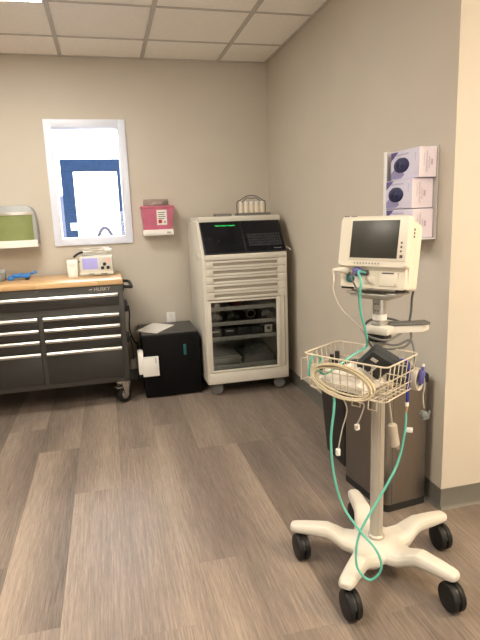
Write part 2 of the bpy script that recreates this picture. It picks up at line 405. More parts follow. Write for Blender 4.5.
# ================================================================== TOOL CHEST
CX0, CX1, CF, CB = -1.085, .092, 3.90, 4.47
ct = thing('tool_chest', 'dark grey rolling tool chest with wood top and silver drawer pulls', 'tool chest', (-.5, 4.18, 0))
mb = MB().box((CX0, CF, .185), (CX1, CB, .914), .006)
mb.build('chest_body', m_vinyl_top, ct, world=True)
MB().box((CX0, CF-.018, .914), (CX1+.002, CB, .953), .006).build('worktop', m_wood, ct, world=True)
def drawer(x0, x1, z0, z1):
    d = MB().box((x0, CF-.014, z0), (x1, CF+.002, z1), .004).build('drawer', m_drawer, ct, world=True)
    h = MB().prism([(CF-.013, z1-.001), (CF-.026, z1-.002), (CF-.033, z1-.012), (CF-.031, z1-.026), (CF-.025, z1-.027), (CF-.023, z1-.012), (CF-.013, z1-.011)], x0+.004, x1-.004, 'x')
    T_ = ct.matrix_world.inverted(); h.v = [T_ @ v for v in h.v]
    h.build('drawer_pull', m_alu, d)
drawer(CX0+.035, .056, .766, .858)
for z0, z1 in ((.640, .714), (.560, .632), (.470, .552), (.225, .462)):
    drawer(-.475, .054, z0, z1); drawer(CX0+.035, -.508, z0, z1)
MB().text('HUSKY', (-.112, CF-.0005, .876), (1, 0, 0), (0, 0, 1), .036).prism([(-.150, .884), (-.128, .884), (-.120, .893), (-.126, .892), (-.132, .889), (-.140, .889)], CF-.0015, CF+.001, 'y').build('lettering', m_alu, ct, world=True)
MB().cyl((-.497, CF+.002, .895), (-.497, CF-.005, .895), .008).build('lock', m_greyc, ct, world=True)
hz = .885
MB().tube([(CX1-.004, 3.99, hz), (CX1+.045, 3.985, hz-.004), (CX1+.062, 4.0, hz-.008), (CX1+.066, 4.06, hz-.008), (CX1+.066, 4.30, hz-.008), (CX1+.062, 4.36, hz-.008), (CX1+.045, 4.375, hz-.004), (CX1-.004, 4.37, hz)], .012, n=5, seg=10).box((CX1-.002, 3.965, hz-.03), (CX1+.008, 4.015, hz+.025), .003).box((CX1-.002, 4.345, hz-.03), (CX1+.008, 4.395, hz+.025), .003).build('side_handle', m_black, ct, world=True)
MB().box((CX1-.001, 4.13, .67), (CX1+.032, 4.29, .745), .006).build('power_strip', m_black, ct, world=True)
MB().box((CX1-.001, 4.16, .42), (CX1+.026, 4.22, .50), .005).build('cord_hook', m_black, ct, world=True)
def chest_caster(x, y):
    c = MB().box((x-.045, y-.05, .168), (x+.045, y+.05, .186), .003).prism([(y-.03, .17), (y+.045, .17), (y+.03, .055), (y+.005, .055)], x-.036, x-.032, 'x').prism([(y-.03, .17), (y+.045, .17), (y+.03, .055), (y+.005, .055)], x+.032, x+.036, 'x').box((x-.03, y-.055, .12), (x+.03, y-.015, .135), .004).cyl((x-.034, y+.015, .064), (x+.034, y+.015, .064), .012)
    RZ = Matrix.Translation((x, y, 0)) @ Matrix.Rotation(math.radians(-52), 4, 'Z') @ Matrix.Translation((-x, -y, 0))
    c.xform(RZ); o = c.build('caster', m_chrome, ct, world=True)
    w = MB().lathe([(.02, -.022), (.055, -.022), (.062, -.016), (.062, .016), (.055, .022), (.02, .022)], (x, y+.015, .062), (1, 0, 0))
    w.xform(RZ); T_ = ct.matrix_world.inverted(); w.v = [T_ @ v for v in w.v]
    w.build('wheel', m_rubber, o)
    h_ = MB().lathe([(.001, -.024), (.032, -.024), (.036, -.021), (.036, .021), (.032, .024), (.001, .024)], (x, y+.015, .062), (1, 0, 0)); h_.xform(RZ); h_.v = [T_ @ v for v in h_.v]; h_.build('wheel_hub', m_chrome, o)
for x in (.030, -1.02):
    for y in (3.975, 4.40): chest_caster(x, y)

WT = .953
# blue device, tin
bt = thing('plastic_clamp', 'bright blue plastic clamp lying on the wood top below the dispenser', 'clamp', (-.63, 4.25, WT), rz=.08)
mb = MB().box((-.07, -.03, .014), (.055, .03, .046), .008).box((-.10, -.028, .0), (-.06, .028, .022), .006).box((-.098, -.024, .015), (-.06, .024, .034), .006)
mb.tube([(.04, 0, .036), (.075, 0, .046), (.105, 0, .056)], .009, seg=8).box((-.05, -.032, .02), (.04, -.029, .034), .001)
mb.build('clamp_body', m_bluepl, bt)
MB().box((.02, -.026, 0), (.048, .026, .016), .004).build('foot', m_black, bt)
tn = thing('round_tin', 'grey-green round tin on the left end of the wood top', 'tin', (-.80, 4.25, WT))
MB().lathe([(.056, 0), (.058, .003), (.058, .070), (.055, .074)], (0, 0, 0)).build('tin_body', m_tin, tn)
MB().lathe([(.060, .062), (.060, .080), (.056, .084), (.01, .084)], (0, 0, 0)).build('lid', m_dispg, tn)
# little carton
cb = thing('small_carton', 'small white carton standing left of the defibrillator monitor', 'carton', (-.262, 4.24, WT), rz=-.12)
MB().box((-.038, -.02, 0), (.038, .02, .128), .002).build('carton_body', m_white, cb)
MB().box((-.024, -.032, 0), (.018, -.0205, .062), .002).build('front_tab', m_white, cb)
MB().box((-.024, -.0212, .088), (.022, -.0198, .094)).box((-.012, -.0212, .074), (.016, -.0198, .077)).build('print', m_pinkpr, cb)
# defibrillator monitor
df = thing('defibrillator_monitor', 'small grey-white defibrillator monitor with lavender screen on wood top', 'medical monitor', (-.083, 4.30, WT), rz=-.03)
mb = MB().box((-.122, -.10, .004), (.122, .10, .150), .010).box((-.126, -.104, .012), (.126, -.08, .026), .004).box((-.112, -.09, 0), (-.085, .09, .006)).box((.085, -.09, 0), (.112, .09, .006))
mb.build('monitor_body', m_defib, df)
MB().box((-.102, -.103, .052), (.012, -.099, .138), .002).build('screen', m_defscr, df)
MB().box((.016, -.102, .046), (.112, -.099, .138), .002).build('control_panel', m_defpan, df)
for x, z in ((.062, .088), (.045, .060), (.086, .061)): MB().lathe([(.013, 0), (.013, .008), (.010, .011), (.002, .011)], (x, -.101, z), (0, -1, 0)).build('knob', m_black, df)
MB().box((.068, -.1035, .098), (.106, -.1015, .130), .001).build('pink_label', m_pinkpr, df)
MB().lathe([(.009, 0), (.009, .010), (.002, .011)], (-.121, -.06, .112), (-1, 0, 0)).build('side_knob', m_black, df)
MB().box((-.06, -.1055, .014), (-.02, -.1035, .020)).build('base_slot', m_ink, df)
MB().box((.03, -.1055, .014), (.08, -.1035, .020)).build('base_slot', m_ink, df)
# cable bundle on top of it
cbun = thing('cable_bundle', 'coiled white and dark leads heaped on top of the defibrillator monitor', 'cables', (-.083, 4.30, WT+.151))
Tz = WT+.151
for kx, (m_, rad, rr, nl) in enumerate(((m_white, .075, .007, 3), (m_white, .085, .006, 3), (m_cableg, .095, .006, 2))):
    pts = []
    for i in range(nl*10+1):
        t = i/10*2*PI + kx*1.3
        pts.append((-.005 + (rad+.01*math.sin(i*1.7+kx))*math.cos(t)*1.12, .01+(rad*.55+.008*math.cos(i*2.3))*math.sin(t), .008 + .010*kx + .018*i/(nl*10)*1.6 + .006*math.sin(i*1.1+kx)))
    MB().tube(pts, rr, n=4, seg=7).build('lead', m_, cbun)
MB().tube([(-.10, -.02, .03), (-.13, -.04, .022), (-.155, -.05, .006), (-.165, -.05, -.004)], .009, n=4).build('plug', m_black, cbun)
MB().tube([(.03, -.03, .034), (.09, -.03, .038), (.115, -.025, .036)], lambda t: .008+.004*t, n=4).build('paddle', m_white, cbun)

# towel dispenser
td = thing('towel_dispenser', 'paper towel dispenser with green cover on the wall left of window', 'towel dispenser', (-.70, D, 1.19))
def arcpoly(x0, x1, yb, yf, bulge, n=12):
    return [(x0, yb)] + [(x0+(x1-x0)*i/n, yf - bulge*(1-(2*i/n-1)**2)) for i in range(n+1)] + [(x1, yb)]
rp = [(-.90, 1.205), (-.505, 1.205), (-.505, 1.38), (-.515, 1.45), (-.535, 1.485), (-.57, 1.502), (-.86, 1.502), (-.89, 1.485), (-.90, 1.44)]
MB().prism(rp, 4.37, D-.001, 'y', bev=.006).build('housing', m_dispg, td, world=True)
MB().prism(arcpoly(-.885, -.53, 4.40, 4.362, .045), 1.240, 1.432, 'z').build('cover', m_dispgr, td, world=True)
MB().prism(arcpoly(-.890, -.525, 4.40, 4.355, .047), 1.430, 1.452, 'z').build('top_band', m_alu, td, world=True)
MB().prism(arcpoly(-.895, -.508, D-.01, 4.352, .048), 1.190, 1.242, 'z').build('lower_lip', m_white, td, world=True)
MB().box((-.55, 4.345, 1.215), (-.538, 4.352, 1.225)).build('keyhole', m_ink, td, world=True)

# sharps container
sh = thing('sharps_container', 'pink sharps container on white base mounted on wall right of window', 'sharps container', (.425, D, 1.23))
def quadbox(mb, xb0, xb1, zb, xt0, xt1, zt, y0, y1, y1b=None):
    y1b = y1 if y1b is None else y1b
    return mb.add([(xb0, y0, zb), (xb1, y0, zb), (xb1, y1b, zb), (xb0, y1b, zb), (xt0, y0, zt), (xt1, y0, zt), (xt1, y1, zt), (xt0, y1, zt)], [[0, 1, 2, 3], [4, 5, 6, 7], [0, 1, 5, 4], [1, 2, 6, 5], [2, 3, 7, 6], [3, 0, 4, 7]])
quadbox(MB(), .308, .538, 1.278, .297, .556, 1.452, D-.012, D-.118, D-.10).build('tub', m_pink, sh, world=True)
MB().box((.292, D-.124, 1.450), (.561, D-.008, 1.470), .004).build('lid', m_pink, sh, world=True)
MB().box((.320, D-.022, 1.470), (.526, D-.018, 1.524), .001).build('clear_flap', m_clear, sh, world=True)
b = MB().box((.300, D-.125, 1.232), (.545, D-.001, 1.280), .008).build('base_tray', m_white, sh, world=True)
MB().box((.490, D-.129, 1.248), (.525, D-.124, 1.262), .002).build('latch', m_beige, sh, world=True)
lb = MB(); lb.use(m_white).box((.416, D-.1165, 1.316), (.497, D-.111, 1.436))
lb.xform(Matrix())
lb.use(m_red).box((.428, D-.1175, 1.330), (.456, D-.1160, 1.358))
lb.use(m_greyink)
for i in range(4): lb.box((.428, D-.1173, 1.412-.016*i), (.485-.01*(i % 2), D-.1160, 1.418-.016*i))
lb.use(m_ink).box((.474, D-.1173, 1.332), (.484, D-.116, 1.345))
# lean the label with the tapered face
for i, v in enumerate(lb.v): lb.v[i] = V((v.x, v.y - (v.z-1.316)*.10 + .0105, v.z)) - V((0, .0032, 0))
lb.build('warning_label', None, sh, world=True)

# ================================================================== FRIDGE
fr = thing('mini_fridge', 'black mini fridge on the floor between tool chest and cream cabinet', 'fridge', (.424, 4.2, 0))
MB().box((.208, 4.045, .018), (.640, 4.44, .470), .006).build('fridge_body', m_fridge, fr, world=True)
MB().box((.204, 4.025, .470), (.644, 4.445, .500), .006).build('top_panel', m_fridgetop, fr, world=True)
dr = MB().box((.204, 3.972, .008), (.643, 4.040, .492), .010).build('fridge_door', m_fridge, fr, world=True)
MB().box((-.424+.514, 3.970-4.2, .325), (-.424+.536, 3.974-4.2, .410), .001).build('teal_sticker', m_teal2, dr)
for x in (.24, .60):
    for y in (4.03, 4.40): MB().cyl((x, y, 0), (x, y, .022), .016).build('foot', m_black, fr, world=True)
pp = MB(); z = .5012
pts = [(.172, 4.162), (.323, 4.02), (.486, 4.274), (.329, 4.433)]
pp.add([(x, y, z) for x, y in pts] + [(x, y, z+.006) for x, y in pts], [[0, 1, 2, 3], [4, 5, 6, 7], [0, 1, 5, 4], [1, 2, 6, 5], [2, 3, 7, 6], [3, 0, 4, 7]])
tag(pp.build('paper_stack', m_paper, loc=(.33, 4.22, z)), 'thin stack of white paper lying askew on top of the mini fridge', 'paper')
wb = thing('plastic_box', 'white flat plastic box fixed to the left edge of the fridge door', 'box', (.25, 3.96, .19))
MB().box((.193, 3.935, .188), (.316, 3.971, .338), .004).build('box_front', m_white, wb, world=True)
MB().box((.164, 3.950, .205), (.2035, 4.04, .385), .004).build('box_back', m_white, wb, world=True)
MB().box((.292, 3.9335, .29), (.297, 3.936, .332)).build('print', m_greyink, wb, world=True)
ou = thing('wall_outlet', 'white wall outlet just above the back of the mini fridge', 'outlet', (.492, D, .50))
MB().box((.455, D-.007, .458), (.530, D-.001, .572), .003).build('cover_plate', m_white, ou, world=True)
MB().box((.476, D-.010, .52), (.509, D-.006, .555), .002).box((.476, D-.010, .475), (.509, D-.006, .51), .002).build('socket', m_paper, ou, world=True)
tag(MB().tube([(.131, 4.25, .70), (.135, 4.26, .62), (.128, 4.28, .50), (.155, 4.30, .40), (.185, 4.34, .36), (.19, 4.46, .34), (.19, 4.49, .2), (.18, 4.47, .012)], .006).build('power_cable', m_black, loc=(.13, 4.25, 0)), 'black power cord looping from tool chest side down behind the fridge', 'cord')
ad = thing('power_adapter', 'white power adapter hanging beside the tool chest, left of the fridge', 'adapter', (.138, 4.27, .17))
MB().box((.120, 4.25, .172), (.158, 4.295, .25), .006).build('adapter_body', m_white, ad, world=True)
MB().tube([(.139, 4.27, .245), (.140, 4.27, .33), (.130, 4.24, .42), (.128, 4.20, .46)], .004).build('cord', m_black, ad, world=True)

# ================================================================== CREAM CABINET
mc = thing('medication_cabinet', 'tall cream cabinet on casters with sloped dark screen and thin drawers', 'cabinet', (1.0, 4.13, 0))
MF = 3.832
side = [(MF, .105), (MF, 1.082), (MF+.205, 1.335), (4.455, 1.335), (4.455, .105)]
topb = [(MF+.01, .752), (MF+.01, 1.07), (MF+.02, 1.085), (MF+.212, 1.325), (4.45, 1.325), (4.45, .752)]
mb = MB().prism(side, .670, .696, 'x', bev=.004).prism(side, 1.258, 1.322, 'x', bev=.004).prism(topb, .695, 1.262, 'x')
mb.box((.69, MF-.008, .103), (1.315, MF+.04, .192), .006).box((.695, MF+.03, .11), (1.26, 4.45, .18)).box((.695, 4.43, .17), (1.26, 4.452, .76))
mb.box((.688, MF-.006, 1.050), (1.318, MF+.02, 1.092), .006)
mb.box((.678, MF-.010, .105), (.690, MF+.02, .125), .003)
mb.build('housing', m_machine, mc, world=True)
MB().box((.686, MF+.196, 1.318), (1.338, 4.42, 1.366), .008).build('top_cap', m_machine, mc, world=True)
MB().box((1.292, MF-.004, .20), (1.300, MF+.01, 1.04)).build('corner_groove', m_slot, mc, world=True)
zb = [1.047, .990, .932, .874, .814, .757]
for i in range(5):
    z1, z0 = zb[i]-.002, zb[i+1]+.002; s1, s0 = (z1+z0)/2+.012, (z1+z0)/2-.011
    mb = MB(); y0, y1 = MF-.008, MF+.012
    mb.use(m_machine).box((.690, y0, z0), (.748, y1, z1), .003).box((1.243, y0, z0), (1.312, y1, z1), .003).box((.74, y0, s1), (1.25, y1, z1), .002).box((.74, y0, z0), (1.25, y1, s0), .002)
    mb.use(m_slot).box((.745, MF+.004, s0-.001), (1.246, MF+.009, s1+.001))
    mb.build('drawer', None, mc, world=True)
# glass door
dz0, dz1 = .196, .750
mb = MB()
for lo, hi in (((.690, dz0), (.718, dz1)), ((1.229, dz0), (1.257, dz1)), ((.718, dz1-.014), (1.229, dz1)), ((.718, dz0), (1.229, dz0+.014))): mb.box((lo[0], MF-.007, lo[1]), (hi[0], MF+.018, hi[1]), .003)
gd = mb.build('glass_door', m_machine, mc, world=True)
w = MB().box((.714, MF+.004, dz0+.01), (1.233, MF+.008, dz1-.01)); w.v = [v - V((1.0, 4.13, 0)) for v in w.v]
w.build('pane', glass('tinted_pane', (.80, .81, .80)), gd)
SHZ = [.682, .566, .450, .226]
for z in SHZ:
    mb = MB(); mb.use(m_shelf).box((.702, MF+.035, z-.018), (1.256, MF+.047, z+.012), .002).box((.702, MF+.04, z-.006), (1.256, 4.425, z))
    mb.use(m_greyink)
    for k in range(11): mb.box((.74+.047*k, MF+.034, z-.006), (.746+.047*k, MF+.0355, z))
    mb.build('shelf', None, mc, world=True)
# sloped panel
sl = V((0, .205, .250)).normalized(); nrm = V((0, -sl.z, sl.y)); o = V((0, MF-.002, 1.090))
def on_slope(mb, x0, x1, t0, t1, h0, h1, bev=.0):
    start = len(mb.v)
    mb.box((x0, t0, h0), (x1, t1, h1), bev)
    for i in range(start, len(mb.v)):
        v = mb.v[i]; mb.v[i] = V((v.x, 0, 0)) + o + sl*v.y + nrm*v.z
    return mb
on_slope(MB(), .690, 1.320, .003, .300, -.004, .010, .003).build('control_panel', m_black, mc, world=True)
on_slope(MB(), .700, 1.000, .010, .292, .010, .0125, .001).build('screen', m_screen, mc, world=True)
mb = MB(); on_slope(mb, 1.012, 1.312, .010, .292, .009, .0105, .001); on_slope(mb, 1.03, 1.30, .05, .175, .010, .013, .002)
kb = mb.build('keyboard', m_screen, mc, world=True)
mb = MB()
for r in range(5):
    for c in range(14): on_slope(mb, 1.038+.0185*c, 1.053+.0185*c, .056+.0235*r, .075+.0235*r, .013, .017, .002)
mb.v = [v - V((1.0, 4.13, 0)) for v in mb.v]
mb.build('keys', m_key, kb)
tx = MB(); tx.text('Medical System Available', o + sl*.252 + nrm*.0128 + V((.806, 0, 0)), (1, 0, 0), sl, .0152); tx.build('screen_text', m_green, mc, world=True)
mb = MB(); on_slope(mb, 1.225, 1.285, .030, .035, .0105, .0118); mb.build('panel_mark', m_greyink, mc, world=True)
mb = MB(); mb.use(m_blackmatte).box((.677, 4.02, 1.075), (.682, 4.36, 1.105), .001).box((.677, 4.02, 1.000), (.682, 4.30, 1.030), .001)
mb.use(m_machine).box((.664, 3.96, 1.045), (.682, 4.04, 1.090), .005)
mb.build('side_grip', None, mc, world=True)
MB().tube([(1.318, MF+.06, 1.13), (1.345, MF+.03, 1.115), (1.36, MF+.02, 1.10)], .003).build('side_hook', m_white, mc, world=True)
def cab_caster(x, y):
    c = MB().box((x-.04, y-.04, .094), (x+.04, y+.04, .108), .003).prism([(y-.028, .098), (y+.03, .098), (y+.04, .075), (y, .075)], x-.024, x-.019, 'x').prism([(y-.028, .098), (y+.03, .098), (y+.04, .075), (y, .075)], x+.019, x+.024, 'x').build('caster', m_greycast, mc, world=True)
    w = MB().lathe([(.012, -.019), (.041, -.018), (.047, -.012), (.047, .012), (.041, .018), (.012, .019)], (x-1.0, y+.02-4.13, .047), (.42, .9, 0)); w.build('wheel', m_greycast, c)
for x in (.755, 1.265):
    for y in (3.885, 4.38): cab_caster(x, y)

# things inside the cabinet
def clear_bin(x0, x1, y0, y1, z, h, label, m_, name='storage_bin'):
    r = thing(name, label, 'bin', ((x0+x1)/2, (y0+y1)/2, z))
    t = .003; mb = MB().box((x0, y0, z), (x1, y1, z+t)).box((x0, y0, z), (x1, y0+t, z+h)).box((x0, y1-t, z), (x1, y1, z+h)).box((x0, y0, z), (x0+t, y1, z+h)).box((x1-t, y0, z), (x1, y1, z+h))
    mb.box((x0-.003, y0-.003, z+h-.006), (x1+.003, y0+.003, z+h)).build('tub', m_, r, world=True)
    return r
S2 = SHZ[1]+.0005
names2 = ['clear bin at left end of the second cabinet shelf', 'clear bin second from left on the second cabinet shelf', 'clear bin holding a coiled lead on the second cabinet shelf', 'clear bin at right end of the second cabinet shelf']
fill_l = ['pale folded pack in the left end clear bin, second cabinet shelf', 'twisted clear pack in second bin from left, second cabinet shelf', None, 'pale pack in the right end clear bin, second cabinet shelf']
for i, nm in enumerate(names2):
    x0 = .712+.136*i; r = clear_bin(x0, x0+.126, MF+.06, 4.25, S2, .075, nm, m_clearbin); r['group'] = 'clear bins on the second cabinet shelf'
    if fill_l[i]:
        p = MB().tube([(x0+.02, MF+.10, S2+.03), (x0+.05, MF+.09, S2+.05), (x0+.08, MF+.12, S2+.036), (x0+.105, MF+.10, S2+.028)], lambda t: .014+.008*math.sin(PI*t), n=5)
        tag(p.build('supply_pack', m_shelf if i != 1 else m_bag, loc=(x0+.06, MF+.1, S2+.004)), fill_l[i], 'pack')
pts = [(1.047+.034*math.cos(t*.63), MF+.085+.004*math.sin(t), S2+.052+.030*math.sin(t*.63)) for t in range(31)]
tag(MB().tube(pts, .005, n=3).build('coiled_lead', m_cableg, loc=(1.047, MF+.085, S2+.01)), 'pale coiled lead standing in a clear bin inside the cabinet', 'lead')
S3 = SHZ[2]+.0005
n3 = ['dark bin with white tag, left end of the third cabinet shelf', 'dark bin with white tag, second from left on third cabinet shelf', 'plain dark bin in the middle of the third cabinet shelf', 'plain dark bin, fourth from left on third cabinet shelf', 'dark bin with square white label at right, third cabinet shelf']
for i, nm in enumerate(n3):
    x0 = .712+.108*i; x1 = x0+.1
    r = thing('storage_bin', nm, 'bin', ((x0+x1)/2, 4.05, S3), group='dark bins on the third cabinet shelf')
    mb = MB().box((x0, MF+.06, S3), (x1, 4.25, S3+.07), .006).box((x0+.004, MF+.055, S3+.055), (x1-.004, MF+.062, S3+.07), .002); mb.build('tub', m_darkbin, r, world=True)
    if i < 2: MB().box((x0+.018, MF+.053, S3+.045), (x1-.025, MF+.056, S3+.056)).build('tag', m_white, r, world=True)
    if i == 4:
        q = MB(); q.use(m_white).box((x0+.002, MF+.046, S3+.018), (x0+.062, MF+.056, S3+.076)); q.use(m_ink).box((x0+.020, MF+.044, S3+.04), (x0+.044, MF+.047, S3+.062)); q.build('square_label', None, r, world=True)
S1 = SHZ[0]+.0125-.012
tag(MB().lathe([(.020, 0), (.022, .004), (.022, .030), (.018, .034), (.002, .034)], (.775, MF+.075, S1+.022), (0, -1, 0)).build('tape_roll', m_white, loc=(.775, MF+.06, S1)), 'white round tape roll on the top shelf inside the cabinet', 'roll')
tag(MB().box((.895, MF+.08, S1), (.975, MF+.2, S1+.034), .003).build('red_box', m_dkred, loc=(.935, MF+.12, S1)), 'small red box on the top shelf inside the cabinet', 'box')
S4 = SHZ[3]+.0005
tr = thing('instrument_tray', 'flat grey metal tray at left on the lowest cabinet shelf', 'tray', (.84, 4.05, S4))
MB().box((.715, MF+.07, S4), (.955, 4.3, S4+.05), .004).build('tray_body', m_greym, tr, world=True)
MB().box((.712, MF+.062, S4+.05), (.96, 4.3, S4+.058), .002).box((.715, MF+.09, S4+.058), (.94, 4.28, S4+.07), .003).build('tray_lid', m_shelf, tr, world=True)
# plastic wrapped pack
bm = bmesh.new(); bmesh.ops.create_grid(bm, x_segments=26, y_segments=20, size=.5)
rnd = random.Random(3); pb = MB()
vs = []; nx, ny = 26, 20
for j in range(ny+1):
    for i in range(nx+1):
        u, w_ = i/nx, j/ny; e = (math.sin(PI*u)*math.sin(PI*w_))**.35
        vs.append((.968+.270*u, MF+.075+.33*w_, S4+.001+e*(.09+.055*u)+(rnd.random()-.5)*.022*e))
pb.add(vs, [[j*(nx+1)+i, j*(nx+1)+i+1, (j+1)*(nx+1)+i+1, (j+1)*(nx+1)+i] for j in range(ny) for i in range(nx)])
bm.free()
bag = thing('wrapped_pack', 'dark pack in crinkled clear film at right on lowest cabinet shelf', 'pack', (1.06, 4.05, S4))
pb.build('film', m_bag, bag, world=True, smooth=False)
MB().box((.985, MF+.10, S4+.001), (1.20, MF+.36, S4+.065), .02).build('contents', m_tin, bag, world=True)

# on top of the cabinet
CT = 1.3665
t1 = thing('small_tray', 'small grey metal tray at left on top of the cream cabinet', 'tray', (.893, 4.10, CT))
MB().box((.828, 4.055, CT), (.958, 4.15, CT+.020), .004).build('tray_body', m_tray, t1, world=True)
rk = thing('bottle_rack', 'grey rack with wire handle holding five cream bottles on the cabinet', 'rack', (1.14, 4.11, CT))
MB().box((1.005, 4.055, CT), (1.272, 4.16, CT+.020), .004).build('rack_tray', m_tray, rk, world=True)
mb = MB()
mb.tube([(1.02, 4.13, CT+.015), (1.02, 4.13, CT+.10), (1.05, 4.13, CT+.120), (1.10, 4.13, CT+.148), (1.14, 4.13, CT+.152), (1.18, 4.13, CT+.146), (1.23, 4.13, CT+.116), (1.25, 4.13, CT+.10), (1.25, 4.13, CT+.015)], .004)
mb.tube([(1.05, 4.09, CT+.100), (1.09, 4.09, CT+.132), (1.13, 4.09, CT+.128), (1.16, 4.09, CT+.132), (1.20, 4.09, CT+.110)], .0035)
mb.build('wire_handle', m_greyc, rk, world=True)
ords = ['leftmost of the five cream bottles in the rack', 'second from left of the five cream bottles in the rack', 'middle one of the five cream bottles in the rack', 'fourth from left of the five cream bottles in the rack', 'rightmost of the five cream bottles in the rack']
b0 = thing('bottle', ords[0], 'bottle', (1.045, 4.105, CT+.0205), group='cream bottles in the rack on the cabinet')
MB().lathe([(.014, 0), (.0165, .003), (.0165, .058), (.013, .066), (.013, .068)], (0, 0, 0), seg=16).build('bottle_body', m_bottle, b0)
MB().lathe([(.0135, .068), (.0135, .084), (.012, .087), (.001, .087)], (0, 0, 0), seg=16).build('cap', m_white, b0)
for i in range(1, 5): dup(b0, ords[i], (1.045+.0425*i, 4.105, CT+.0205))

# ================================================================== GLOVE BOX RACK on the right wall
gr = thing('glove_box_rack', 'white wall rack holding three glove boxes, on the right wall', 'rack', (XR, 2.2, 1.24))
MB().box((XR-.008, 2.066, 1.242), (XR-.001, 2.345, 1.634), .002).build('back_plate', m_dispg2, gr, world=True)
mb = MB().box((XR-.105, 2.338, 1.242), (XR-.002, 2.344, 1.634), .002)
mb.box((XR-.105, 2.068, 1.238), (XR-.002, 2.342, 1.243), .001).box((XR-.109, 2.315, 1.242), (XR-.105, 2.344, 1.634), .001)
mb.box((XR-.119, 2.088, 1.238), (XR-.115, 2.342, 1.252), .001)
mb.build('rack_shell', m_acryl, gr, world=True)
def glove_box(y0, y1, z0, z1, x0, label):
    r = thing('glove_box', label, 'glove box', (x0+.04, (y0+y1)/2, z0), group='lilac glove boxes in the wall rack')
    x1 = XR-.010
    MB().box((x0, y0, z0), (x1, y1, z1), .002).build('carton', m_glovebox, r, world=True)
    e = MB(); e.use(m_gloveend).box((x0+.001, y0-.001, z0+.001), (x1-.001, y0+.002, z1-.001))
    e.use(m_greyink)
    e.text('NITRILE EXAM GLOVES', (x0+.034, y0-.001, z1-.018), (0, 0, -1), (1, 0, 0), .0085, .0004)
    e.text('POWDER FREE', (x0+.046, y0-.001, z1-.042), (0, 0, -1), (1, 0, 0), .0070, .0004)
    e.text('100 GLOVES BY WEIGHT', (x0+.022, y0-.001, z1-.025), (0, 0, -1), (1, 0, 0), .0048, .0004)
    e.use(m_lilacpale).box((x0+.056, y0-.0016, (z0+z1)/2-.012), (x0+.066, y0, (z0+z1)/2+.012))
    e.build('end_panel', None, r, world=True)
    yc, zc = y0+(y1-y0)*.60, (z0+z1)/2-.002
    f = MB(); X = x0-.0008
    f.use(m_glovepur)
    f.add([(X, y1-.004, z1-.004), (X, y1-.07, z1-.004), (X, y1-.004, z1-.042)], [[0, 1, 2]])
    f.build('corner_print', None, r, world=True); f = MB(); f.use(m_glovelil)
    f.add([(X, y1-.004, z0+.004), (X, y1-.095, z0+.004), (X, y1-.12, z0+.018), (X, y1-.10, z0+.036), (X, y1-.065, z0+.030), (X, y1-.035, z0+.048), (X, y1-.02, z0+.038), (X, y1-.004, z0+.03)], [[0, 1, 2, 3, 4, 5, 6, 7]])
    f.build('hand_print', None, r, world=True); f = MB(); f.use(m_glovepur)
    f.text('NITRILE EXAM GLOVES', (X, y1-.045, z1-.022), (0, -1, 0), (0, 0, 1), .0105, .0004)
    f.use(m_greyink)
    f.text('Powder Free', (X, y1-.06, z1-.036), (0, -1, 0), (0, 0, 1), .009, .0004)
    f.text('MEDIUM', (X, y0+.030, z1-.02), (0, 0, -1), (0, -1, 0), .009, .0004)
    f.build('front_lettering', None, r, world=True)
    g_ = MB()
    g_.ball((x0+.001, yc, zc), 1, (.012, .066, .034), 18)
    g_.ball((x0-.006, yc+.018, zc+.004), 1, (.010, .022, .016), 12); g_.ball((x0-.005, yc-.016, zc-.003), 1, (.010, .024, .014), 12)
    g_.build('glove_opening', m_gloveblue, r, world=True)
glove_box(2.072, 2.305, 1.503, 1.628, XR-.094, 'top glove box of the three in the wall rack')
glove_box(2.092, 2.312, 1.374, 1.500, XR-.112, 'middle glove box of the three in the wall rack')
glove_box(2.086, 2.310, 1.2445, 1.371, XR-.110, 'lowest glove box of the three in the wall rack')

# ================================================================== BINS
sb = thing('steel_bin', 'tall slim stainless steel bin by the right wall behind the stand', 'bin', (1.240, 2.192, 0), rz=math.radians(7))
w2, d2, hb = .114, .176, .64
def rrect(w, d, r, n=5):
    out = []
    for cx, cy_, a0 in ((w-r, d-r, 0), (-w+r, d-r, PI/2), (-w+r, -d+r, PI), (w-r, -d+r, 1.5*PI)):
        for k in range(n+1): a = a0 + PI/2*k/n; out.append((cx+r*math.cos(a), cy_+r*math.sin(a)))
    return out
def ring(poly, z): return [(x, y, z) for x, y in poly]
MB().loft([ring(rrect(w2, d2, .022), z) for z in (.034, .60)]).build('bin_body', m_steel, sb)
MB().loft([ring(rrect(w2+.001, d2+.001, .022), z) for z in (0, .034)]).build('base_band', m_blackmatte, sb)
MB().loft([ring(rrect(w2+.002, d2+.002, .022), .60), ring(rrect(w2+.002, d2+.002, .022), .632), ring(rrect(w2-.012, d2-.012, .02), .645)]).build('lid', m_blackmatte, sb)
MB().box((-.0016-w2+.03, -d2-.0012, .04), (-w2+.032, -d2+.001, .59)).build('seam', m_greyc, sb)
bb = thing('waste_basket', 'black tapered waste basket on the floor behind the steel bin', 'bin', (1.262, 2.60, 0))
P0, P1 = rrect(.095, .14, .03), rrect(.128, .185, .035)
def lerp(t): return [(a[0]+(b[0]-a[0])*t, a[1]+(b[1]-a[1])*t) for a, b in zip(P0, P1)]
MB().loft([ring(lerp(0), 0), ring(lerp(1), .49), ring([(x*.96, y*.96) for x, y in lerp(1)], .49), ring([(x*.94, y*.94) for x, y in lerp(0)], .02)]).build('basket_body', m_black, bb)
mb = MB(); mb.loft([ring([(x*s, y*s) for x, y in P1], z) for s, z in ((1.0, .478), (1.03, .478), (1.03, .496), (.95, .496), (.95, .478))], cap=False, closed=True); mb.build('rim', m_black, bb)

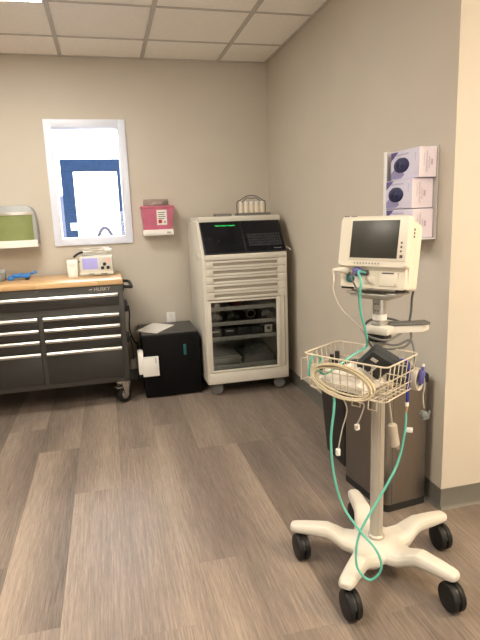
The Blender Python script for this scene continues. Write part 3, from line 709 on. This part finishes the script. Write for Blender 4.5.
# ================================================================== ROLLING STAND
SCN = V((.932, 1.695, 0)); SRZ = math.radians(-57)
VD = V((.482, .876, 0))
def SP(x, y, a=0.):
    """point on the upright plane that stands at the pole, a metres nearer to the room"""
    d = FWD + RGT*(x-240)/F_PX + UP*(320-y)/F_PX
    c = SCN - VD*a
    return V((0, 0, EYE)) + d*((V((c.x, c.y, 0)).dot(VD))/d.dot(VD))
st = thing('rolling_stand', 'cream five-legged rolling stand with pole and wire basket by right wall', 'rolling stand', SCN, SRZ)
SI = st.matrix_world.inverted()
LEGA = [math.radians(79.5+72*k+57) for k in range(5)]
mb = MB()
mb.lathe([(.005, .052), (.085, .054), (.100, .066), (.100, .096), (.088, .112), (.05, .118), (.005, .118)], (0, 0, 0), seg=30)
prof = [(.03, .060, .112, .058), (.09, .060, .112, .060), (.125, .066, .116, .052), (.165, .088, .138, .040), (.19, .100, .148, .035), (.25, .104, .146, .032), (.308, .106, .141, .029), (.330, .108, .138, .024), (.338, .113, .132, .014)]
for a in LEGA:
    rings = []
    ca_, sa_ = math.cos(a), math.sin(a)
    for r, zb_, zt, hw in prof:
        rg = []
        for x, z in ((-1, .25), (-.8, 0), (.8, 0), (1, .25), (1, .6), (.78, .93), (.45, 1.), (-.45, 1.), (-.78, .93), (-1, .6)):
            px_, py_ = r, x*hw
            rg.append((px_*ca_-py_*sa_, px_*sa_+py_*ca_, zb_+(zt-zb_)*z))
        rings.append(rg)
    mb.loft(rings)
basem = mb.build('base', m_standw, st)
md = basem.modifiers.new('weld', 'REMESH'); md.mode = 'VOXEL'; md.voxel_size = .0038; md.use_smooth_shade = True
md = basem.modifiers.new('soft', 'SMOOTH'); md.factor = .5; md.iterations = 3
for a in LEGA:
    tip = V((.303*math.cos(a), .303*math.sin(a), 0)); wtip = st.matrix_world @ tip; wc = wtip + V((0, -.024, 0))
    c = MB().cyl(wtip+V((0, 0, .085)), wtip+V((0, 0, .115)), .012)
    # hood between the twin wheels
    hd = [(wc.y+.046*math.cos(t), .050+.046*math.sin(t)) for t in [PI*(.05+.9*k/10) for k in range(11)]] + [(wc.y-.02, .045), (wc.y+.02, .045)]
    c.prism(hd, wc.x-.007, wc.x+.007, 'x')
    co = c.build('caster', m_black, st, world=True)
    for s in (-1, 1):
        w = MB().lathe([(.006, .003), (.048, .003), (.051, .006), (.051, .018), (.048, .023), (.038, .025), (.020, .0255), (.001, .026)], wc+V((0, 0, .050)), (s, 0, 0), seg=32)
        w.v = [SI @ v for v in w.v]; w.build('wheel', m_rubber, co)
# pole: extruded profile with grooves
pr = []
for k in range(48):
    t = 2*PI*k/48; r = .0248
    for gk in range(4):
        if abs(((t - gk*PI/2 - PI/4 + PI) % (2*PI)) - PI) < .09: r = .0222
    pr.append((r*math.cos(t), r*math.sin(t)))
MB().loft([ring(pr, .105), ring(pr, .91)]).build('pole', m_pole, st)
MB().lathe([(.023, .116), (.031, .117), (.031, .128), (.024, .134)], (0, 0, 0)).build('pole_collar', m_pole, st)
MB().box((-.034, -.030, .905), (.034, .030, .934), .005).build('clamp', m_black, st)
# yoke and push handle
mb = MB().box((-.046, -.040, .934), (.052, .040, .966), .010)
mb.loft([[(x, y0_+yy, z) for yy, z in ((-.026, .937), (.026, .937), (.026, .962), (-.026, .962))] for x, y0_ in ((.0, .0), (.06, .05), (.10, .095), (.122, .118))])
mb.build('yoke', m_standw, st)
MB().box((.0, .045, .962), (.150, .093, .973), .005, rot=Matrix.Rotation(.80, 3, 'Z')).build('handle_grip', m_greyc, st)
mb = MB().lathe([(.030, .966), (.030, .974), (.0245, .978), (.0245, 1.062), (.030, 1.064), (.030, 1.072)], (0, 0, 0), seg=28)
mb.build('neck', m_greym, st)
MB().lathe([(.0252, .985), (.0252, 1.006)], (0, 0, 0), seg=28).build('neck_label', m_paper, st)
mb = MB()
for z in (1.02, 1.044):
    for a in (-1.75, -1.35): mb.ball((.0245*math.cos(a), .0245*math.sin(a), z), .003, seg=8)
mb.build('neck_bolts', m_ink, st)
MB().box((-.062, -.05, 1.064), (.062, .05, 1.076), .003).box((-.085, -.065, 1.076), (.085, .065, 1.085), .002).box((-.095, -.07, 1.083), (-.06, -.03, 1.092), .002).box((.06, -.07, 1.083), (.095, -.03, 1.092), .002).build('tilt_plate', m_greym, st)
# basket
BW, BY0, BY1, BZ0, BZ1 = .161, -.246, -.022, .766, .888
bk = MB()
def wr(p, r=.0022, cl=False, raw=False): bk.tube(p, r, closed=cl, n=3, seg=6, raw=raw)
def rect(w, y0, y1, z, r=.018):
    out = []
    for cx, cy_, a0 in ((w-r, y1-r, 0), (-w+r, y1-r, PI/2), (-w+r, y0+r, PI), (w-r, y0+r, 1.5*PI)):
        for k in range(4): a = a0+PI/2*k/3; out.append((cx+r*math.cos(a), cy_+r*math.sin(a), z))
    return out
bk.tube(rect(BW, BY0, BY1, BZ1), .003, closed=True, raw=True, seg=8)
sh_ = .014
bk.tube(rect(BW-sh_, BY0+sh_, BY1-.004, BZ0), .0024, closed=True, raw=True, seg=6)
bk.tube(rect(BW-sh_*.5, BY0+sh_*.5, BY1-.002, (BZ0+BZ1)/2+.008), .0022, closed=True, raw=True, seg=6)
bk.tube(rect(BW-sh_*.8, BY0+sh_*.8, BY1-.003, BZ0+.030), .0022, closed=True, raw=True, seg=6)
n = 10
for i in range(n):
    x = -BW+.022 + (2*BW-.044)*i/(n-1); xb = x*(BW-sh_)/BW
    bk.tube([(x, BY0, BZ1), (xb, BY0+sh_, BZ0), (xb, BY1-.004, BZ0), (x, BY1, BZ1)], .0019, raw=True, seg=6)
n = 7
for i in range(n):
    y = BY0+.022 + (BY1-BY0-.044)*i/(n-1)
    bk.tube([(-BW, y, BZ1), (-BW+sh_, y, BZ0), (BW-sh_, y, BZ0), (BW, y, BZ1)], .0019, raw=True, seg=6)
# hanging loops at both ends
bk.tube([(-BW+.004, BY0+.03, BZ1-.02), (-BW-.030, BY0+.03, BZ1-.030), (-BW-.032, BY0+.03, BZ0+.012), (-BW-.012, BY0+.04, BZ0+.022), (-BW+.012, BY0+.05, BZ0+.02)], .0022, raw=True, seg=6)
bk.tube([(.03, BY0+sh_, BZ0), (.03, BY0+.01, BZ0-.03), (.06, BY0+.01, BZ0-.03), (.06, BY0+sh_, BZ0)], .0020, raw=True, seg=6)
bk.tube([(.09, BY0+sh_, BZ0), (.09, BY0+.01, BZ0-.03), (.12, BY0+.01, BZ0-.03), (.12, BY0+sh_, BZ0)], .0020, raw=True, seg=6)
bk.build('basket', m_wire, st)
MB().box((-.05, -.03, BZ1-.05), (.05, -.020, BZ1+.004), .003).build('basket_bracket', m_standw, st)

# ------------------------------------------------------------------ monitor on the stand
TILT = math.radians(-10)
mo = thing('vital_signs_monitor', 'cream vital signs monitor with dark screen on top of the rolling stand', 'medical monitor', SCN + V((0, 0, 1.0945)), SRZ)
mo.rotation_euler = Matrix.Rotation(SRZ, 3, 'Z').to_euler()
W, HH, FY, BYM = .132, .246, -.072, .034
TT = Matrix.Rotation(TILT, 4, 'X')
def mpart(mb, name, m_, par=None, sm=True):
    mb.xform(TT); return mb.build(name, m_, par or mo, smooth=sm)
def rpoly(w, z0, z1, r, y, n=5):
    out = []
    for cx, cz, a0 in ((w-r, z1-r, 0), (-w+r, z1-r, PI/2), (-w+r, z0+r, PI), (w-r, z0+r, 1.5*PI)):
        for k in range(n+1): a = a0+PI/2*k/n; out.append((cx+r*math.cos(a), y, cz+r*math.sin(a)))
    return out
zl = .070   # top of the connector strip
mb = MB()
mb.loft([rpoly(W-.004, zl+.004, HH-.004, .014, FY-.016), rpoly(W, zl, HH, .016, FY-.010), rpoly(W, zl-.002, HH, .016, FY+.01), rpoly(W-.008, .0, HH-.006, .014, FY+.03), rpoly(W-.014, .0, HH-.015, .014, BYM)])
mb.loft([rpoly(W-.010, 0, zl+.02, .008, FY+.004), rpoly(W-.008, 0, zl+.02, .008, FY+.01), rpoly(W-.008, 0, zl+.02, .008, FY+.05)])
# sloped chin under the bezel
mb.add([(-W+.012, FY-.014, zl+.006), (W-.012, FY-.014, zl+.006), (W-.014, FY+.006, zl-.012), (-W+.014, FY+.006, zl-.012)], [[0, 1, 2, 3]])
mpart(mb, 'monitor_case', m_cream)
mb = MB()
fz0, fz1, fw0, fw1 = .104, .236, -.080, .094
mb.box((fw0-.008, FY-.0185, fz0-.010), (fw1+.034, FY-.013, fz1+.001), .003)
mpart(mb, 'bezel', m_cream)
mpart(MB().box((fw0-.002, FY-.0195, fz0-.002), (fw1+.002, FY-.0175, fz1-.006), .001), 'screen_surround', m_ink)
mpart(MB().box((fw0, FY-.0205, fz0), (fw1, FY-.018, fz1-.008), .001), 'screen', m_monscr)
for k, z in enumerate((.155, .141, .127, .110)):
    mpart(MB().box((fw1+.012, FY-.0205, z-(.003 if k < 3 else .005)), (fw1+.018+(.004 if k == 3 else 0), FY-.018, z+(.003 if k < 3 else .005)), .0015), 'button', m_ink)
mb = MB()
for k in range(9): mb.box((-.062+.0115*k, FY-.0192, .083-.0015), (-.058+.0115*k, FY-.0182, .083+.0035))
mb.box((-.118, FY-.0170, .2435), (-.098, FY-.0155, .2475)).box((-.092, FY-.0170, .2440), (-.068, FY-.0155, .2470))
mpart(mb, 'faint_lettering', m_greyink)
# connectors
mpart(MB().lathe([(.015, 0), (.015, .006), (.011, .008), (.001, .008)], (-.083, FY+.004, .030), (0, -1, 0)), 'teal_port', m_teal2)
mpart(MB().lathe([(.017, 0), (.017, .01), (.013, .014), (.001, .014)], (-.054, FY+.004, .055), (0, -1, 0)).box((-.072, FY-.012, .044), (-.034, FY+.004, .064), .004), 'violet_port', m_purple)
mpart(MB().lathe([(.010, 0), (.010, .010), (.007, .012), (.001, .012)], (-.022, FY+.004, .052), (0, -1, 0)), 'hose_port', m_ink)
mpart(MB().box((-.026, FY-.0005, .014), (.014, FY+.006, .038), .002).box((-.014, FY-.003, .020), (-.004, FY+.002, .032), .001), 'socket', m_cream2)
mpart(MB().box((.030, FY-.001, .010), (.098, FY+.006, .056), .002), 'printer_door', m_cream)
mpart(MB().box((.040, FY-.0018, .0515), (.084, FY+.001, .0555)), 'printer_slot', m_ink)
mpart(MB().lathe([(.004, 0), (.004, .0015), (.001, .0015)], (.092, FY, .015), (0, -1, 0)), 'latch', m_beige)
for z in (.205, .193, .181): mpart(MB().lathe([(.004, 0), (.004, .002), (.001, .002)], (W-.009, FY+.036, z), (1, 0, 0), seg=10), 'side_button', m_ink)
for x in (-.105, .105): mpart(MB().box((x-.018, -.06, -.007), (x+.018, -.03, .002), .002), 'foot', m_black)
MT = mo.matrix_basis.copy(); bpy.context.view_layer.update(); MW = mo.matrix_world.copy()
def ML(p): return MW @ (TT @ V(p))

# ------------------------------------------------------------------ leads and hoses
pl = thing('probe_lead', 'white lead plugged into left of the monitor and hanging to the stand', 'cable', ML((-.10, FY, .055)))
a0 = ML((-.098, FY+.004, .054)); a1 = ML((-.104, FY-.030, .056)); a2 = ML((-.128, FY-.045, .053))
MB().tube([a0, a1, a2], lambda t: .014-.008*t, n=6, seg=12).build('plug', m_cream, pl, world=True)
MB().tube([a2, SP(334, 279, .12), SP(333, 290, .12), SP(340, 307, .11), SP(352, 320, .08), SP(362, 330, .06), SP(368, 342, .04), SP(372, 352, .03)], .0028).build('lead', m_cableg, pl, world=True)
h0 = ML((-.022, FY-.006, .052)); h1 = ML((-.032, FY-.032, .052))
tag(MB().tube([h0, h1, SP(361, 281, .11), SP(360, 296, .10), SP(361, 314, .09), SP(365, 328, .07), SP(367, 340, .05), SP(366, 347, .03), SP(358, 352, .06), SP(346, 360, .10), SP(334, 369, .15), SP(324, 374, .17), SP(318, 368, .16), SP(321, 358, .15), SP(314, 356, .16), SP(310, 362, .16), SP(309, 376, .155)], .0042).build('air_hose', m_teal, loc=h0), 'teal hose from the monitor front down into the wire basket', 'hose')
lh = thing('air_hose', 'long teal hose with blue end looping from the basket nearly to the floor', 'hose', SP(331, 450, .24))
MB().tube([SP(331, 388, .16), SP(334, 397, .19), SP(334, 410, .235), SP(331, 440, .255), SP(334, 475, .255), SP(343, 506, .255), SP(360, 531, .265), SP(374, 547, .28), SP(380.5, 560, .285), SP(380, 572, .285), SP(370, 580, .285), SP(359, 571, .285), SP(356, 555, .28), SP(361, 530, .25), SP(384, 490, .20), SP(398, 462, .165), SP(405, 430, .14), SP(406, 412, .13)], .0042, n=8).build('tube', m_teal, lh, world=True)
MB().cyl(SP(406, 413, .13), SP(407, 406, .125), .0045).build('joint', m_brown, lh, world=True)
MB().cyl(SP(407, 406, .125), SP(407, 402, .125), .006).build('white_joint', m_white, lh, world=True)
MB().tube([SP(407, 403, .125), SP(408, 385, .12), SP(409, 370, .115), SP(407, 362, .105), SP(400, 360, .10), SP(394, 362, .12), SP(390, 368, .16)], .0055).build('blue_end', m_blue, lh, world=True)
q = SP(407, 430, .14)
MB().box(q+V((-.003, -.002, -.010)), q+V((.020, .002, .008)), .001, rot=Matrix.Rotation(-.5, 3, 'Z')).box(q+V((.008, -.004, -.003)), q+V((.012, .003, .001)), rot=Matrix.Rotation(-.5, 3, 'Z')).build('white_tag', m_white, lh, world=True)
# coils on the basket front
s_ax = V((math.cos(SRZ), math.sin(SRZ), 0)); u_ax = V((math.sin(SRZ), -math.cos(SRZ), 0))   # along basket, outward
fc = st.matrix_world @ V((.014, BY0-.014, .822))
cc = thing('coiled_cable', 'cream cable coiled in an oval and hung on the basket front', 'cable', fc)
pts = []
for i in range(8*16+1):
    t = 2*PI*i/16; lp = i/16
    rw = .112 + .006*math.sin(lp*2.1) + .004*math.sin(i*.37); rh = .042 + .008*math.sin(lp*1.7+1)
    pts.append(fc + s_ax*(rw*math.cos(t)) + V((0, 0, 1))*(rh*math.sin(t) - .12*rw*math.cos(t)) + u_ax*(.006+.010*math.sin(lp*2.9)+.008*lp/8 - .018*math.sin(t)))
MB().tube(pts, .0032, n=2, seg=7).build('loops', m_cablew, cc, world=True)
p0 = fc + s_ax*.0 - V((0, 0, .05)) + u_ax*.012
tl = MB().tube([p0, SP(347, 410, .24), SP(342, 430, .235), SP(338, 450, .23)], .0022, n=5).build('tail', m_cableg, cc, world=True)
e = SP(338, 452, .23); MB().box(e+V((-.007, -.006, -.012)), e+V((.007, .006, .012)), .002).build('clear_connector', m_paper, cc, world=True)
p1 = fc + s_ax*.06 - V((0, 0, .055)) + u_ax*.012
MB().tube([p1, SP(364, 405, .22), SP(360, 418, .21), SP(357, 424, .21)], .0024, n=5).build('tail', m_cableg, cc, world=True)
e = SP(357, 427, .21); mb = MB(); mb.use(m_paper).box(e+V((-.008, -.006, -.010)), e+V((.008, .006, .010)), .002); mb.use(m_brown).box(e+V((-.006, -.0075, -.004)), e+V((.0, .0, .007)), .001); mb.build('clear_connector', None, cc, world=True)
# beige ended lead
bl = thing('extension_lead', 'beige lead ending in a thick beige connector below the basket corner', 'cable', SP(394, 440, .17))
MB().tube([SP(391, 380, .20), SP(388, 386, .21), SP(389, 400, .20), SP(391, 415, .18), SP(392, 424, .17)], .0032, n=5).build('lead', m_beige, bl, world=True)
MB().tube([SP(392, 423, .17), SP(392.5, 427, .17), SP(395, 443, .17), SP(396, 446, .17)], lambda t: .006+.010*min(1, 4*t) if t < .9 else .007, n=4, seg=12).tube([SP(396, 446, .17), SP(398, 450, .17)], .0018).tube([SP(397, 445.5, .17), SP(399.5, 449, .17)], .0018).build('connector', m_beige, bl, world=True)
MB().ball(SP(390, 384, .205), .013, seg=12).build('lead_end', m_cablew, bl, world=True)
# sensor lead coil on the right end of the basket
rc = SP(416.5, 379, .09)
sl_ = thing('sensor_lead', 'pale lead coiled on the right end of the wire basket', 'cable', rc)
pts = []
for i in range(5*14+1):
    t = 2*PI*i/14; lp = i/14
    pts.append(rc + V((0, 0, 1))*(.036*math.cos(t)*(1+.06*math.sin(lp*3))) + u_ax*(.030*math.sin(t)) + s_ax*(-.008+.004*lp))
MB().tube(pts, .0034, n=2, seg=7).build('loops', m_cableg, sl_, world=True)
MB().tube([rc+V((0, 0, .036)), SP(413, 366, .11), SP(411, 361, .115)], .003).build('hook_end', m_cableg, sl_, world=True)
pc = thing('finger_sensor', 'violet finger sensor hanging at the right end of the wire basket', 'sensor', SP(422, 375, .10))
ax = (SP(424, 364, .10)-SP(420, 386, .10)).normalized()
Rm = ax.to_track_quat('Z', 'Y').to_matrix()
c = SP(421.5, 376, .10)
MB().box(c-V((.013, .010, .024)), c+V((.013, .010, .020)), .004, rot=Rm).tube([c+ax*.015, c+ax*.034], .005).tube([c-ax*.020, c-ax*.034], .0055).build('sensor_body', m_purple, pc, world=True)
MB().tube([c+ax*.033, c+ax*.042], .0045).build('white_tip', m_white, pc, world=True)
gc = thing('sensor_clip', 'slate grey clip dangling on a thin lead right of the stand pole', 'clip', SP(424, 416, .08))
MB().tube([SP(424, 372, .09), SP(424.5, 386, .08), SP(423, 396, .08), SP(424, 408, .08)], .0022).build('lead', m_cableg, gc, world=True)
c = SP(424, 415, .08)
MB().box(c-V((.016, .012, .005)), c+V((.016, .012, .014)), .005, rot=Matrix.Rotation(.3, 3, 'Y')).box(c-V((.010, .010, .016)), c+V((.018, .010, .0)), .005, rot=Matrix.Rotation(-.25, 3, 'Y')).ball(c+V((.014, -.008, .012)), .006, seg=8).build('clip_body', m_greyclip, gc, world=True)
# grey cord behind the neck
m0 = ML((.105, .045, .012))
tag(MB().tube([m0, SP(412, 298, -.03), SP(411, 312, -.04), SP(408, 325, -.03), SP(400, 334, .0), SP(388, 340, .05), SP(376, 339, .06), SP(366, 334, .03), SP(367, 322, -.03), SP(382, 318, -.05), SP(400, 322, -.04), SP(411, 333, -.02), SP(407, 345, .02), SP(392, 349, .06), SP(378, 347, .065), SP(380, 343, .055), SP(396, 345, .03), SP(409, 340, .0), SP(413, 345, .01), SP(415, 358, .04), SP(415, 368, .05)], .0042, n=6).build('power_cable', m_greyc, loc=m0), 'grey power cord wound round the stand neck behind the monitor', 'cord')
tag(MB().tube([ML((-.055, FY-.012, .050)), ML((-.06, FY-.03, .03)), SP(358, 292, .08), SP(360, 310, .07), SP(364, 326, .06), SP(368, 340, .05), SP(374, 350, .03), SP(379, 360, .03), SP(380, 372, .06)], .0032).build('sensor_cable', m_greyc, loc=ML((-.055, FY-.012, .05))), 'dark grey lead running from the violet monitor port into basket', 'cable')
# things in the basket
def BL(x, y, z): return st.matrix_world @ V((x, y, z))
rnd = random.Random(5)
cl = MB(); nx, ny = 14, 10; vs = []
for lay in (1, 0):
    for j in range(ny+1):
        for i in range(nx+1):
            u, w_ = i/nx, j/ny
            e_ = min(1, 6*min(u, 1-u, w_, 1-w_))
            vs.append((-.125+.185*u, -.222+.145*w_, (BZ0+.006) + lay*(.020+.040*e_+.010*math.sin(9*u+4*w_)+(rnd.random()-.5)*.008)))
n1 = (nx+1)*(ny+1); fs = []
for lay in (0, 1):
    for j in range(ny):
        for i in range(nx): fs.append([lay*n1+j*(nx+1)+i, lay*n1+j*(nx+1)+i+1, lay*n1+(j+1)*(nx+1)+i+1, lay*n1+(j+1)*(nx+1)+i])
for i in range(nx):
    for j in (0, ny): fs.append([j*(nx+1)+i, j*(nx+1)+i+1, n1+j*(nx+1)+i+1, n1+j*(nx+1)+i])
for j in range(ny):
    for i in (0, nx): fs.append([j*(nx+1)+i, (j+1)*(nx+1)+i, n1+(j+1)*(nx+1)+i, n1+j*(nx+1)+i])
cl.add(vs, fs); ck = thing('folded_cloth', 'crumpled white cloth lying in the wire basket behind the coiled cable', 'cloth', BL(-.05, -.15, BZ0+.005), SRZ)
cl.v = [v - V((-.05, -.15, BZ0+.005)) for v in cl.v]; 
cl.v = [v for v in cl.v]
o_ = MB(); o_.v, o_.f, o_.m = cl.v, cl.f, cl.m
o_.build('cloth', m_cloth, ck)
ck2 = o_
# blood pressure cuff leaning in the basket
Rc = Matrix.Rotation(math.radians(-57), 3, 'Z') @ Matrix.Rotation(math.radians(38), 3, 'X') @ Matrix.Rotation(math.radians(-47), 3, 'Y')
cu = thing('pressure_cuff', 'charcoal blood pressure cuff leaning in the right half of the basket', 'cuff', BL(.066, -.134, .868))
cu.rotation_euler = Rc.to_euler()
MB().box((-.078, -.016, -.048), (.078, .016, .048), .010, seg=3).box((-.07, -.024, -.044), (.076, .0, .044), .008).build('cuff_roll', m_cuff, cu)
mb = MB(); mb.box((.030, -.0252, .008), (.050, -.0238, .030))
for k in range(8): mb.box((-.050+.0075*k, -.0252, -.006), (-.0455+.0075*k, -.0238, .000+(.003 if k % 3 == 0 else 0)))
mb.build('white_print', m_paper, cu)
mb = MB().box((-.008, -.006, 0), (.008, .006, .098), .003).box((-.030, -.006, .0), (-.016, .006, .082), .003).box((-.03, -.006, .0), (.008, .006, .02), .003)
bc = mb.build('cable_clip', m_black); bc.location = BL(-.118, -.094, BZ0+.006); bc.rotation_euler = (0, 0, SRZ)
tag(bc, 'black upright clip in the back left corner of the basket', 'clip')
mb = MB(); mb.use(m_black).box((-.030, -.010, 0), (.030, .014, .055), .008); mb.use(m_red).box((-.012, -.013, .030), (.014, -.008, .044), .002)
rd = mb.build('sensor_block', None); rd.location = BL(-.050, -.060, BZ0+.010); rd.rotation_euler = (0, 0, SRZ)
tag(rd, 'black block with a red mark at the back of the wire basket', 'block')

# ================================================================== LIGHT
def area(name, loc, size, power, col, rot=(0, 0, 0), sy=None):
    l = bpy.data.lights.new(name, 'AREA'); l.energy = power; l.color = col; l.size = size
    if sy: l.shape = 'RECTANGLE'; l.size_y = sy
    o = bpy.data.objects.new(name, l); o.location = loc; o.rotation_euler = rot; COL.objects.link(o); return o
WARM = (1., .90, .76)
area('ceiling_lamp_room', (C0-.305-.61, 1.3, H-.01), .58, 46, WARM, sy=.58)
area('ceiling_lamp_room', (C0+1.525, .0, H-.01), .58, 30, WARM, sy=.58)
area('ceiling_lamp_hall', (2.6, .3, H-.02), .58, 58, (1., .77, .48), sy=.58)
area('fill_behind', (1.25, YB+.08, 1.45), 2.0, 70, (1., .94, .87), rot=(PI/2+.7, 0, 0), sy=1.6)  # added fill behind the camera for ceiling and walls; no window there
# daylight
w = bpy.data.worlds.new('daylight'); SC.world = w; w.use_nodes = True
nt = w.node_tree; bg = nt.nodes['Background']
sky = nt.nodes.new('ShaderNodeTexSky'); sky.sky_type = 'NISHITA'; sky.sun_disc = False; sky.sun_elevation = math.radians(40); sky.sun_rotation = math.radians(20); sky.air_density = 1.; sky.dust_density = 4.
mx = nt.nodes.new('ShaderNodeMix'); mx.data_type = 'RGBA'; mx.inputs[0].default_value = .75
mx.inputs[7].default_value = (.80, .90, 1.05, 1)
nt.links.new(sky.outputs[0], mx.inputs[6]); nt.links.new(mx.outputs[2], bg.inputs[0]); bg.inputs[1].default_value = 3.0
vs_ = SC.view_settings
SC.display_settings.display_device = 'sRGB'
vs_.view_transform = 'Standard'; vs_.look = 'None'; vs_.gamma = 1; vs_.use_curve_mapping = False; vs_.exposure = 0.42
SC.cycles.use_denoising = True
SC.cycles.max_bounces = 10; SC.cycles.diffuse_bounces = 5; SC.cycles.transparent_max_bounces = 16
SC.cycles.sample_clamp_indirect = 6
